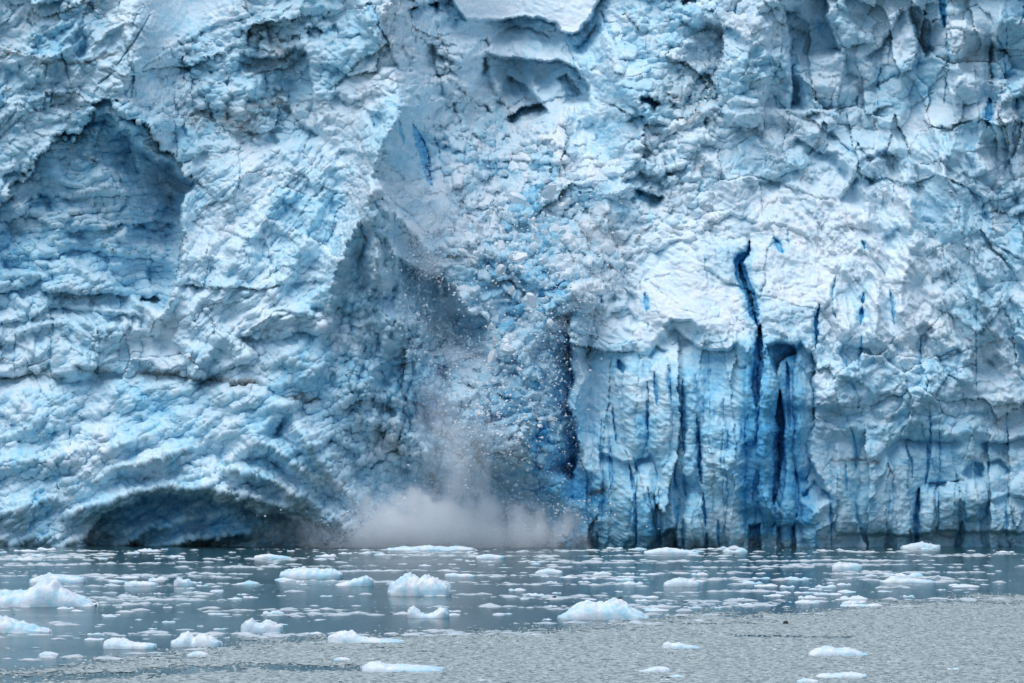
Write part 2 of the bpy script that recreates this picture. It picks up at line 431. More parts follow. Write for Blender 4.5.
# --- crevasses of the right half
groove([(749,240),(747,252),(738,262),(742,278),(748,292),(753,308),(758,330)], 6, 9, 1.0, taper=False, warp=.3, part=('crevasse', 'long bent deep blue crevasse'))
groove([(747,254),(739,264),(742,279),(748,293),(753,309),(757,328)], 2.3, 8, 1.0, warp=.3, flare=False)
groove([(772,238),(779,246),(783,254)], 3, 2.5, .95); groove([(787,230),(788,245)], 1.4, 1.6, .8)
groove([(818,305),(815,318),(816,335),(816,350)], 3, 4, 1.0, part=('crevasse', 'short deep blue crevasse with a hooked top'))
groove([(835,276),(832,296),(833,310),(837,318)], 1.6, 2.2, .6); groove([(864,292),(862,305)], 2.4, 2.5, .9); groove([(862,308),(861,326)], 3.2, 3.5, .95)
groove([(889,290),(894,305),(894,325)], 2, 1.8, .8); groove([(863,240),(865,252)], 2, 2, .8); groove([(868,250),(880,268),(886,278)], 1.4, 1.3, .4)
groove([(893,336),(888,352),(880,362)], 1.2, 1.1, .6); groove([(853,336),(842,346),(840,354),(850,372)], 1.6, 1.5, .8); groove([(862,335),(860,350),(858,366)], 2, 1.6, .9)
groove([(921,335),(920,365),(927,382),(926,392)], 1.6, 1.8, .8); groove([(977,300),(977,350),(975,400)], 1.3, 1.4, .55); groove([(940,240),(947,268),(952,290)], 1, 1, .5)
groove([(852,385),(859,398),(857,410)], 1.6, 1.6, .7)
# rounded columns of the split front
for u_, v0_, v1_, w_, h_ in ((587,440,545,13,1.6),(602,420,545,9,1.2),(622,455,545,12,1.8),(645,470,545,13,2),(667,470,545,9,1.8),(693,500,545,10,2),
        (690,380,480,7,1.4),(713,400,545,12,1.6),(735,430,545,10,1.4),(768,345,520,9,2.6),(752,345,440,6,1.2),(787,430,545,7,1.4),(803,350,470,9,1.8),(815,490,545,13,1.6),
        (635,370,450,12,1.4),(660,360,460,10,1.4),(845,450,530,12,1.4),(875,450,530,16,1.6),(929,492,530,9,1.6),(949,490,530,11,1.8),(976,485,515,10,1.8),(1000,500,545,12,1.4),(1022,480,545,12,1.4)):
    bump(u_, (v0_ + v1_) / 2, w_ * 1.1, (v1_ - v0_) / 2 + 8, h_ * 1.5, 3.0)
# block front below the slope
step([(672,322),(686,338),(698,345),(712,350),(727,350),(740,340)], 3, 34, warp=.6)
step([(766,346),(776,343),(792,343),(797,352)], 4.5, 95, warp=.5, blue=.6, ends=.02)
step([(660,330),(672,318),(690,320),(705,335)], 2.4, 26); step([(645,360),(655,345),(668,352)], 2, 26)
step([(797,338),(813,356),(816,400),(812,440),(810,465),(820,478),(834,500)], 3, 30, ends=.05)
step([(836,352),(850,345),(868,350),(878,366)], 1.6, 20); step([(908,350),(924,332),(934,342)], 2, 16); step([(934,360),(950,348),(966,352)], 1.8, 26); step([(985,360),(996,352),(1006,362)], 1.4, 14)
bump(742,352,7,14,1.8,2.5,blue=.6)
groove([(760,325),(759,345),(757,372),(756,408)], 6, 12, 1.0, warp=.3, part=('crevasse', 'upright dark blue crevasse between tall columns'))
groove([(779,390),(779,430),(776,470),(774,504)], 6, 12, 1.0, warp=.3, part=('crevasse', 'upright dark blue crevasse down the bluest column'))
groove([(787,362),(788,390),(789,428)], 2.4, 3, 1.0, warp=.3); groove([(796,468),(797,500),(796,518)], 2.4, 3, 1.0, warp=.3); groove([(783,436),(784,475),(780,508)], 2, 2.4, 1.0, warp=.3)
groove([(748,415),(746,440)], 2.4, 2.2, .95, warp=.3); groove([(722,430),(721,470)], 1.2, 1.2, .7, warp=.3)
for p, w_, dd in (([(613,408),(617,444)],1.6,2.4), ([(612,448),(611,490)],2.2,2.2), ([(629,465),(635,500),(636,546)],2.6,2.6),
                  ([(648,488),(656,532)],1.8,1.8), ([(674,468),(675,500),(677,532)],2.2,2.6), ([(683,380),(684,420),(684,456)],3,3.4),
                  ([(685,474),(685,496)],1.8,2), ([(696,415),(698,450),(702,484)],2.8,3.4), ([(703,492),(705,526)],1.8,2),
                  ([(684,520),(684,547)],2.6,3), ([(660,530),(660,548)],2,2), ([(718,520),(719,547)],1.6,2), ([(706,532),(707,547)],1.6,2),
                  ([(655,372),(657,405)],2.4,2.4), ([(668,365),(671,400)],2,2), ([(602,420),(600,470)],1.4,1.4), ([(646,400),(648,430)],2,1.8),
                  ([(852,428),(855,450),(856,472)],1.4,1.4), ([(846,465),(847,492)],1.4,1.4), ([(929,405),(930,435),(928,462),(925,488)],2,2.2),
                  ([(905,440),(912,462),(912,478)],1.6,1.6), ([(939,420),(940,472)],1,1.1), ([(1008,405),(1007,446)],1.3,1.4),
                  ([(939,495),(938,530)],1.3,1.3), ([(1006,500),(1007,540)],1.2,1.2), ([(830,505),(832,547)],1.4,1.4), ([(890,490),(888,520)],1.2,1.0)):
    groove(p, w_, dd, .9, warp=.3)
groove([(919,488),(917,515),(915,560),(914,590)], 4.2, 5.5, .8, taper=True, flat=.1, warp=.3, part=('crevasse', 'dark wedge shaped crevasse opening at the water'))
groove([(962,522),(958,545),(957,560)], 4, 4, .7, warp=.3); groove([(910,530),(908,560)], 2.4, 3, .7)
step([(664,534),(668,530),(676,531),(678,546)], 4, 14, ends=0); step([(748,545),(748,525),(760,524),(761,546)], 3, 14, ends=0, warp=.3)
step([(776,546),(777,526),(795,525),(796,545)], 2.5, 14, ends=0, warp=.3)
step([(903,436),(925,441),(945,443),(962,436)], 1.6, 8); step([(980,441),(1000,444),(1024,437),(1050,440)], 2.4, 14)
step([(962,478),(972,460),(982,462),(983,478)], 2.2, 12); step([(985,462),(1000,460),(1012,470)], 1.8, 10)
step([(926,482),(935,482),(946,481),(945,490)], 1.8, 12); step([(870,470),(895,440),(908,436)], 1.6, 16)
step([(830,538),(860,534),(900,536),(940,530),(985,532),(1054,530)], 1.8, 16)
step([(600,452),(622,462),(655,455)], 1.6, 18, blue=.6); step([(800,500),(815,480),(830,492)], 1.6, 20)
step([(968,525),(985,500),(1010,495),(1040,505)], 1.4, 14)
BLUE += .22 * region([(82,560),(96,524),(135,502),(165,498),(200,497),(255,509),(312,530),(338,560)], 8)
# water-worn foot of the columns
BACK += .9 * sstep(535, 545, V) * (.5 + .5 * sstep(-.2, .4, perlin(U / 11, U * 0 + 3.3, 91))) * (U > 560)

# --- more ribs, ledges and folds
for p, w_, h_ in (([(80,27),(60,45),(30,70)],7,1.2), ([(360,0),(372,30),(384,60)],12,2.2), ([(462,75),(470,95),(485,115)],8,1.8), ([(490,75),(500,95),(512,108)],8,1.8),
        ([(528,70),(536,90),(548,105)],10,2.2), ([(600,25),(612,60),(618,90)],16,2.4), ([(625,85),(638,102),(660,125)],9,1.6), ([(846,190),(870,165),(895,150),(915,150)],12,1.6),
        ([(858,140),(862,180),(866,220)],11,2.2), ([(895,140),(905,180),(910,225)],13,2), ([(945,130),(955,180),(965,225)],18,2.4), ([(188,188),(180,240),(172,290),(152,330)],12,2.2),
        ([(215,345),(200,365),(190,390)],10,1.8), ([(262,322),(300,315),(335,330)],12,2.2), ([(460,295),(470,310),(490,320)],10,1.8), ([(577,330),(581,380),(574,420),(586,470)],11,2.6),
        ([(980,200),(1000,300),(1010,400)],18,1.6), ([(870,225),(880,280),(876,340)],12,1.4), ([(790,120),(840,150),(880,200)],14,1.6), ([(690,140),(730,180),(745,225)],14,1.4),
        ([(300,150),(275,200),(240,250),(215,300)],16,1.6), ([(330,170),(310,230),(280,290)],16,1.8), ([(250,160),(225,210),(205,260)],14,1.4), ([(20,100),(50,60),(95,30)],10,1.2),
        ([(800,45),(798,75),(812,105)],9,1.8), ([(760,8),(745,50),(740,90)],10,1.6), ([(965,30),(958,70),(955,105)],9,1.6), ([(1000,10),(996,50),(1000,90)],9,1.8)):
    ridge(p, w_, h_)
bump(822, 82, 26, 32, 2.4, 2.6)
step([(850,113),(800,109),(755,109)], 2.6, 13)
for p, dd, rr in (([(0,178),(15,170),(28,178)],1.8,12), ([(35,195),(48,198),(55,212)],1.8,10), ([(140,190),(160,196),(180,200)],1.3,10), ([(150,211),(168,206),(182,213)],1.3,11),
        ([(128,222),(156,218),(182,226)],2.2,13), ([(372,0),(380,20),(390,45),(398,70)],2.6,18), ([(740,190),(780,175),(820,160)],1.2,14), ([(190,322),(205,310),(217,332)],1.5,14),
        ([(178,350),(192,372),(188,392)],1.5,14), ([(235,342),(250,335),(275,339),(300,331),(325,336)],2.2,18), ([(605,300),(625,290),(641,300)],1.6,12), ([(608,313),(625,306),(642,318)],.8,6),
        ([(912,329),(925,322),(937,331)],2,12), ([(880,240),(900,225),(915,235)],1.3,16), ([(930,285),(945,270),(960,285)],1.4,18), ([(700,230),(730,215),(760,225)],1,14), ([(650,255),(680,240),(705,250)],.9,14),
        ([(1000,130),(1012,170),(1020,210)],2,16), ([(345,95),(365,105),(382,122)],1.6,14), ([(440,40),(436,70),(446,100)],2,18), ([(862,245),(845,260),(838,280)],1,12), ([(60,425),(110,410),(150,420)],.8,12),
        ([(300,455),(330,440),(365,455)],1.6,18), ([(345,470),(380,455),(415,470)],1.6,18), ([(340,405),(370,395),(400,408)],1.6,16), ([(10,445),(60,430),(100,438)],.9,14)):
    step(p, dd, rr)
# --- dirt lines and gravel
def dirt(pts, w, a, seed=0):
    sl = bbox(pts, w * 4 + 6)
    d, s, t = poly_dist(pts, sl, 1.0)
    w = w * 1.7; m = np.exp(-(d / w) ** 2) * sstep(.0, .1, t) * (1 - sstep(.9, 1, t))
    m = m * sstep(-.5, .2, perlin(U[sl] / 9, V[sl] / 4, 80 + seed) + .15)
    DIRT[sl] = np.maximum(DIRT[sl], a * m)
dirt([(-20,380),(25,377),(70,374)], 1.6, .6); dirt([(40,374),(46,366)], 1.6, .8); dirt([(70,367),(118,373)], 1.5, .6)
dirt([(130,374),(165,372),(215,378),(268,385)], 1.7, .95, 1); dirt([(284,397),(322,403)], 1.8, .9, 2)
dirt([(0,55),(18,54)], 1.3, .9, 3); dirt([(34,65),(62,62),(88,62),(105,55),(122,51)], 1.2, .8, 4); dirt([(140,50),(165,46)], 1, .4, 5)
dirt([(588,494),(606,488)], 2.2, .9, 6); dirt([(610,491),(622,487)], 1.6, .4, 6)
dirt([(829,459),(850,460),(882,462)], 1.3, .75, 7); dirt([(960,455),(990,457),(1018,460)], 2.6, .4, 8)
dirt([(372,428),(395,440),(405,455)], 4, .55, 9); dirt([(428,470),(442,500)], 3, .5, 9); dirt([(245,30),(280,45),(290,60)], 8, .5, 10)
dirt([(215,115),(240,122),(262,110),(290,95)], 7, .6, 11); dirt([(190,130),(215,112)], 6, .4, 12)
dirt([(655,85),(690,100),(700,120)], 12, .35, 13); dirt([(470,85),(480,110),(510,95)], 14, .25, 14)
DIRT += .30 * r_rubble * sstep(.25, .7, fbm(U / 6, V / 6, 85, 3)) * sstep(-.2, .5, fbm(U / 50, V / 50, 86, 2))

# --- world positions: every grid point at its own distance
U, V = U0, V0
Y = D + BACK
X = (U - W / 2) / F * Y
Z = CAM_H + (HOR - V) / F * Y
P = np.stack([X, Y, Z], -1)
def normals(P):
    du = np.gradient(P, axis=1); dv = np.gradient(P, axis=0)
    n = np.cross(du, dv)
    n /= np.linalg.norm(n, axis=-1, keepdims=True) + 1e-9
    return np.where((n[..., 1:2] > 0), -n, n)
N = normals(P)
ux, uy = X / S, Z / S                       # pixel-sized units on the surface itself
yy = Y / S
fine = .30 * (.25 + .85 * rough) * billow(ux / 15 + yy / 19, uy / 12 + yy / 23, 50, 3, .55) * (1 - .5 * r_col)
fine += .20 * (.3 + .7 * rough) * fbm(ux / 5 + yy / 9, uy / 4.2 - yy / 9, 54, 2, .6)
ch_, _c1, ch21, _c2 = cells(ux / 6.5 + yy / 11, uy / 5.5, 6)
fine += (.22 + .25 * r_rubble) * ch_ * sstep(-.05, .3, ch21) * (1 - .5 * r_col) * (.3 + .7 * rough)
hs = billow(ux / 60, uy / 7.0, 57, 2) * .30 * r_hollow + billow((ux + uy * .55) / 30, (uy - ux * .5) / 7, 58, 2) * .35 * r_leftlow
hs += r_col * .055 * perlin(ux / 26, uy / 2.6, 59) * sstep(-.2, .3, perlin(ux / 40, uy / 40, 66))
fine = (fine * (.8 + .2 * r_rubble + .35 * r_leftlow) + hs) * (1 - .55 * r_cap)
P = P + N * (fine * 1.0)[..., None]
BLUE += .12 * fbm(ux / 10, uy / 8, 75, 3) + .07 * fbm(ux / 28, uy / 22, 76, 2)
# --- crown of the glacier: it runs on upward and back behind the top edge of the picture
rows = []
top = P[0]; tb = BLUE[0]; td = DIRT[0]
for k in range(1, 13):
    q = top.copy(); q[:, 1] += 6.0 * k; q[:, 2] += 16 * (1 - math.exp(-k / 5)) + 1.2 * perlin(UA / 40, UA * 0 + k * .7, 95)
    rows.append(q)
extra = np.stack(rows[::-1])
P = np.concatenate([extra, P]); K = len(rows)
BLUE = np.concatenate([np.repeat(tb[None], K, 0), BLUE]); DIRT = np.concatenate([np.repeat(td[None], K, 0), DIRT])
PARTV = np.concatenate([np.zeros((K, NU), np.int16), PART])

# --- named parts of the front
U, V = U0, V0
def parts():
    part([(450,-60),(600,-60),(602,2),(596,18),(584,28),(572,34),(562,34),(554,25),(540,17),(520,20),(470,21),(452,0)], 'snow_cap', 'smooth white snow cap over the blue arch')
    part([(470,22),(520,20),(540,17),(562,35),(575,50),(572,64),(530,60),(490,54),(470,45)], 'ice_arch', 'pale blue arch right under the snow cap')
    part([(456,70),(490,57),(530,61),(562,63),(585,82),(592,108),(555,122),(500,124),(460,112)], 'ice_arch', 'shadowed arch with a dark pocket in its floor')
    part([(-240,240),(0,206),(30,170),(65,140),(95,112),(100,99),(108,97),(125,114),(142,131),(138,165),(140,185),(100,205),(60,230),(0,225)], 'hollow', 'triangular hollow with a sharp pointed roof')
    part([(-20,235),(60,232),(120,210),(185,188),(182,240),(181,268),(170,300),(110,296),(40,290),(-20,296)], 'hollow', 'wide recess with dark layered ledges')
    part([(82,565),(88,540),(96,526),(110,511),(135,502),(165,498),(200,497),(232,501),(255,509),(285,519),(312,530),(336,565)], 'sea_cave')
    part([(412,92),(428,130),(440,190),(372,200),(366,180),(374,160),(390,125)], 'ice_ridge')
    part([(372,196),(354,225),(336,262),(330,300),(352,300),(372,260)], 'ice_fin', 'left grey fin below the ridge'); part([(373,198),(372,260),(380,300),(400,300),(394,250),(384,208)], 'ice_fin', 'middle grey fin below the ridge')
    part([(718,20),(722,45),(716,85),(722,108),(790,108),(793,70),(790,35),(780,0),(730,5)], 'serac', 'broad blue grey tower with a notched left side')
    part([(726,112),(732,100),(748,98),(760,106),(762,128),(730,132)], 'serac', 'rounded block at the foot of the broad tower')
    part([(884,70),(890,40),(904,5),(912,20),(918,45),(922,95),(890,78)], 'serac', 'pointed tower with a snowy peak')
    part([(876,110),(878,90),(890,82),(904,86),(908,110),(904,128),(880,128)], 'serac', 'rounded block with a flat white top'); part([(833,118),(836,95),(848,86),(857,92),(857,112),(846,124)], 'serac', 'small blue rounded block'); part([(858,92),(868,88),(877,96),(874,118),(860,120)], 'serac', 'small narrow block beside the flat topped one')
    part([(950,104),(950,24),(966,20),(986,42),(986,110)], 'serac', 'square grey tower'); part([(993,160),(994,100),(1002,94),(1011,100),(1012,160)], 'serac', 'slender finger beside a blue slit')
    part([(430,150),(520,120),(600,120),(640,200),(600,300),(520,320),(470,300),(430,240)], 'rubble_chute')
    part([(610,0),(720,0),(714,90),(722,170),(690,160),(620,180),(605,90)], 'rubble_slope')
    for pts_, lb in (([(572,545),(575,480),(600,450),(612,450),(612,490),(628,500),(634,552),(572,552)], 'white column with a brown stain near the chute'),
             ([(637,552),(636,500),(631,470),(650,470),(657,530),(659,552)], None), ([(660,530),(650,470),(673,468),(675,530)], None), ([(686,552),(685,500),(702,494),(706,552)], None),
             ([(742,345),(757,348),(755,410),(748,440),(742,520),(735,520),(728,440)], None), ([(762,338),(778,345),(778,400),(776,470),(770,552),(762,552),(752,525),(752,440)], 'striped deep blue column'),
             ([(790,345),(812,360),(814,410),(810,465),(797,470),(790,430)], None), ([(800,552),(798,500),(808,470),(822,480),(832,510),(832,552)], None),
             ([(706,552),(703,490),(699,420),(722,420),(724,552)], None), ([(727,552),(726,440),(735,520),(746,524),(746,552)], None),
             ([(920,545),(922,490),(938,490),(938,540)], None), ([(940,540),(941,492),(962,485),(964,520),(956,545)], None), ([(966,520),(965,490),(984,480),(986,505)], None)):
        part(pts_, 'ice_pillar', lb)
U, V = U0, V0
parts()
PARTV[K:] = PART

quad_i = np.arange((NV + K) * NU).reshape(NV + K, NU)
Q = np.stack([quad_i[1:, :-1], quad_i[1:, 1:], quad_i[:-1, 1:], quad_i[:-1, :-1]], -1).reshape(-1, 4)
QP = PARTV[:-1, :-1].ravel()
PV, BV, DV = P.reshape(-1, 3), np.clip(BLUE, 0, 1).ravel(), np.clip(DIRT, 0, 1).ravel()

# ------------------------------------------------------------------ materials
def new_mat(name):
    m = bpy.data.materials.new(name); m.use_nodes = True
    nt = m.node_tree; nt.nodes.clear()
    out = nt.nodes.new('ShaderNodeOutputMaterial')
    return m, nt, out
def nd(nt, typ, **kw):
    n = nt.nodes.new(typ)
    for k, v in kw.items():
        if k in n.inputs: n.inputs[k].default_value = v
        else: setattr(n, k, v)
    return n
def ramp(nt, stops):
    n = nt.nodes.new('ShaderNodeValToRGB'); e = n.color_ramp.elements
    while len(e) < len(stops): e.new(.5)
    for el, (p, c) in zip(e, stops): el.position = p; el.color = (*c, 1)
    return n

def glacier_mat():
    m, nt, out = new_mat('glacier_ice')
    L = nt.links
    b = nd(nt, 'ShaderNodeBsdfPrincipled', Roughness=.55); b.inputs['Specular IOR Level'].default_value = .3
    ab = nd(nt, 'ShaderNodeAttribute', attribute_name='blue'); ad = nd(nt, 'ShaderNodeAttribute', attribute_name='dirt')
    tc = nd(nt, 'ShaderNodeTexCoord')
    n1 = nd(nt, 'ShaderNodeTexNoise', Scale=1.3, Detail=6.0, Roughness=.65); L.new(tc.outputs['Object'], n1.inputs['Vector'])
    sub = nd(nt, 'ShaderNodeMath', operation='SUBTRACT'); sub.inputs[1].default_value = .5; L.new(n1.outputs['Fac'], sub.inputs[0])
    mad = nd(nt, 'ShaderNodeMath', operation='MULTIPLY_ADD'); mad.inputs[1].default_value = .5
    L.new(sub.outputs[0], mad.inputs[0]); L.new(ab.outputs['Fac'], mad.inputs[2])
    r = ramp(nt, [(0, (.86, .92, .95)), (.25, (.70, .865, .94)), (.5, (.45, .755, .89)), (.75, (.18, .55, .79)), (1, (.06, .37, .68))])
    L.new(mad.outputs[0], r.inputs['Fac'])
    n2 = nd(nt, 'ShaderNodeTexNoise', Scale=2.6, Detail=5.0, Roughness=.7); L.new(tc.outputs['Object'], n2.inputs['Vector'])
    r2 = ramp(nt, [(.22, (0, 0, 0)), (.50, (1, 1, 1))]); L.new(n2.outputs['Fac'], r2.inputs['Fac'])
    mu = nd(nt, 'ShaderNodeMath', operation='MULTIPLY'); L.new(ad.outputs['Fac'], mu.inputs[0]); L.new(r2.outputs['Color'], mu.inputs[1])
    mx = nd(nt, 'ShaderNodeMix', data_type='RGBA'); L.new(mu.outputs[0], mx.inputs['Factor']); L.new(r.outputs['Color'], mx.inputs['A']); mx.inputs['B'].default_value = (.10, .08, .075, 1)
    L.new(mx.outputs['Result'], b.inputs['Base Color'])
    n3 = nd(nt, 'ShaderNodeTexNoise', Scale=3.5, Detail=4.0, Roughness=.7); L.new(tc.outputs['Object'], n3.inputs['Vector'])
    bp = nd(nt, 'ShaderNodeBump', Strength=.6, Distance=.18); L.new(n3.outputs['Fac'], bp.inputs['Height']); L.new(bp.outputs['Normal'], b.inputs['Normal'])
    L.new(b.outputs[0], out.inputs['Surface'])
    return m

def floe_mat(name='floe_ice', white=(.84, .88, .91), blue=(.46, .76, .87), scale=.8, span=(.42, .64)):
    m, nt, out = new_mat(name); L = nt.links
    b = nd(nt, 'ShaderNodeBsdfPrincipled', Roughness=.45); b.inputs['Specular IOR Level'].default_value = .3
    tc = nd(nt, 'ShaderNodeTexCoord'); oi = nd(nt, 'ShaderNodeObjectInfo')
    va = nd(nt, 'ShaderNodeVectorMath', operation='ADD'); L.new(tc.outputs['Object'], va.inputs[0]); L.new(oi.outputs['Random'], va.inputs[1])
    n = nd(nt, 'ShaderNodeTexNoise', Scale=scale, Detail=5.0, Roughness=.6); L.new(va.outputs[0], n.inputs['Vector'])
    r = ramp(nt, [(span[0], white), (span[1], blue)]); L.new(n.outputs['Fac'], r.inputs['Fac'])
    L.new(r.outputs['Color'], b.inputs['Base Color'])
    n3 = nd(nt, 'ShaderNodeTexNoise', Scale=5.0, Detail=4.0); L.new(va.outputs[0], n3.inputs['Vector'])
    bp = nd(nt, 'ShaderNodeBump', Strength=.5, Distance=.08); L.new(n3.outputs['Fac'], bp.inputs['Height']); L.new(bp.outputs['Normal'], b.inputs['Normal'])
    L.new(b.outputs[0], out.inputs['Surface'])
    return m

def water_mat():
    m, nt, out = new_mat('fjord_water'); L = nt.links
    b = nd(nt, 'ShaderNodeBsdfPrincipled', Roughness=.12, IOR=1.33)
    b.inputs['Base Color'].default_value = (.016, .062, .072, 1)
    b.inputs['Specular IOR Level'].default_value = .27
    tc = nd(nt, 'ShaderNodeTexCoord')
    mp = nd(nt, 'ShaderNodeMapping'); mp.inputs['Scale'].default_value = (.22, .35, 1); L.new(tc.outputs['Object'], mp.inputs['Vector'])
    n = nd(nt, 'ShaderNodeTexNoise', Scale=3.0, Detail=5.0, Roughness=.6); L.new(mp.outputs[0], n.inputs['Vector'])
    mp2 = nd(nt, 'ShaderNodeMapping'); mp2.inputs['Scale'].default_value = (.012, .07, 1); L.new(tc.outputs['Object'], mp2.inputs['Vector'])
    n2 = nd(nt, 'ShaderNodeTexNoise', Scale=1.0, Detail=4.0); L.new(mp2.outputs[0], n2.inputs['Vector'])
    st = nd(nt, 'ShaderNodeMapRange'); st.inputs['From Min'].default_value = .35; st.inputs['From Max'].default_value = .65; st.inputs['To Min'].default_value = .08; st.inputs['To Max'].default_value = .5
    L.new(n2.outputs['Fac'], st.inputs['Value'])
    bp = nd(nt, 'ShaderNodeBump', Distance=.25); L.new(n.outputs['Fac'], bp.inputs['Height']); L.new(st.outputs[0], bp.inputs['Strength'])
    L.new(bp.outputs['Normal'], b.inputs['Normal'])
    L.new(b.outputs[0], out.inputs['Surface'])
    return m

def cloud_mat(name, dens, scale, shape, colr=(.988, .994, .999), lo=.42, hi=.68, stretch=(1, 1, 1)):
    """airborne ice dust: noise density fading towards the rim of its unit-sphere container"""
    m, nt, out = new_mat(name); L = nt.links
    pv = nd(nt, 'ShaderNodeVolumePrincipled'); pv.inputs['Color'].default_value = (*colr, 1); pv.inputs['Anisotropy'].default_value = -.1
    tc = nd(nt, 'ShaderNodeTexCoord')
    geo = nd(nt, 'ShaderNodeNewGeometry')
    mp = nd(nt, 'ShaderNodeMapping'); mp.inputs['Scale'].default_value = stretch; L.new(geo.outputs['Position'], mp.inputs['Vector'])
    n = nd(nt, 'ShaderNodeTexNoise', Scale=scale, Detail=4.0, Roughness=.6); L.new(mp.outputs[0], n.inputs['Vector'])
    mr = nd(nt, 'ShaderNodeMapRange'); mr.inputs['From Min'].default_value = lo; mr.inputs['From Max'].default_value = hi; L.new(n.outputs['Fac'], mr.inputs['Value'])
    ln0 = nd(nt, 'ShaderNodeVectorMath', operation='LENGTH'); L.new(tc.outputs['Object'], ln0.inputs[0])
    ra = nd(nt, 'ShaderNodeMath', operation='SUBTRACT'); ra.inputs[0].default_value = .5; L.new(n.outputs['Fac'], ra.inputs[1])
    ln = nd(nt, 'ShaderNodeMath', operation='MULTIPLY_ADD'); L.new(ra.outputs[0], ln.inputs[0]); ln.inputs[1].default_value = 2.4; L.new(ln0.outputs['Value'], ln.inputs[2])
    fr = nd(nt, 'ShaderNodeMapRange', interpolation_type='SMOOTHSTEP'); fr.inputs['From Min'].default_value = 1.0; fr.inputs['From Max'].default_value = shape; L.new(ln.outputs[0], fr.inputs['Value'])
    cl = nd(nt, 'ShaderNodeMapRange'); cl.inputs['From Min'].default_value = 1.0; cl.inputs['From Max'].default_value = .85; L.new(ln0.outputs['Value'], cl.inputs['Value'])
    pw = nd(nt, 'ShaderNodeMath', operation='POWER'); L.new(fr.outputs[0], pw.inputs[0]); pw.inputs[1].default_value = 2.0
    m0 = nd(nt, 'ShaderNodeMath', operation='MULTIPLY'); L.new(cl.outputs[0], m0.inputs[0]); L.new(pw.outputs[0], m0.inputs[1])
    m1 = nd(nt, 'ShaderNodeMath', operation='MULTIPLY'); L.new(mr.outputs[0], m1.inputs[0]); L.new(m0.outputs[0], m1.inputs[1])
    m2 = nd(nt, 'ShaderNodeMath', operation='MULTIPLY'); L.new(m1.outputs[0], m2.inputs[0]); m2.inputs[1].default_value = dens
    L.new(m2.outputs[0], pv.inputs['Density']); L.new(pv.outputs[0], out.inputs['Volume'])
    return m

def plain(name, c, rough=.5):
    m, nt, out = new_mat(name)
    b = nd(nt, 'ShaderNodeBsdfPrincipled', Roughness=rough)
    tc = nd(nt, 'ShaderNodeTexCoord'); n = nd(nt, 'ShaderNodeTexNoise', Scale=14.0, Detail=3.0); nt.links.new(tc.outputs['Object'], n.inputs['Vector'])
    r = ramp(nt, [(.3, tuple(x * .6 for x in c)), (.7, tuple(x * 1.4 for x in c))]); nt.links.new(n.outputs['Fac'], r.inputs['Fac'])
    nt.links.new(r.outputs['Color'], b.inputs['Base Color']); nt.links.new(b.outputs[0], out.inputs['Surface'])
    return m

ICE, FLOE, WATER = glacier_mat(), floe_mat(), water_mat()
BRASH = floe_mat('brash_ice', (.62, .68, .70), (.42, .52, .56))
SLUSH = floe_mat('slush', (.54, .60, .57), (.13, .18, .18), 3.0, (.42, .60))
CHUNK = floe_mat('falling_ice', (.86, .90, .92), (.62, .82, .90))
POWDER = floe_mat('ice_powder', (.95, .965, .975), (.93, .955, .97))

# ------------------------------------------------------------------ glacier object and parts
glacier = bpy.data.objects.new('glacier', None); col.objects.link(glacier)
glacier.location = (0, D, 0)
tag(glacier, 'towering blue white glacier front rising from the water, calving at its middle', 'glacier')
for pid, (name, label) in enumerate(PARTS):
    q = Q[QP == pid]
    if not len(q): continue
    ids, inv = np.unique(q, return_inverse=True)
    me = mesh_np(name, PV[ids] - np.array([0, D, 0]), quads=inv.reshape(-1, 4), smooth=True)
    attr(me, 'blue', BV[ids]); attr(me, 'dirt', DV[ids])
    o = link(name, me, ICE, glacier)
    if label: o['label'] = label

# ------------------------------------------------------------------ water
def on_water(u, v):
    d = F * CAM_H / (v - HOR)
    return (u - W / 2) / F * d, d
gx, gy = np.meshgrid(np.linspace(-700, 700, 57), np.linspace(-200, 520, 37))
wq = np.arange(gx.size).reshape(gx.shape)
wm = mesh_np('water', np.stack([gx, gy, gx * 0], -1).reshape(-1, 3), quads=np.stack([wq[:-1, :-1], wq[:-1, 1:], wq[1:, 1:], wq[1:, :-1]], -1).reshape(-1, 4))
tag(link('water', wm, WATER), 'cold grey blue fjord water below the glacier', kind='structure')

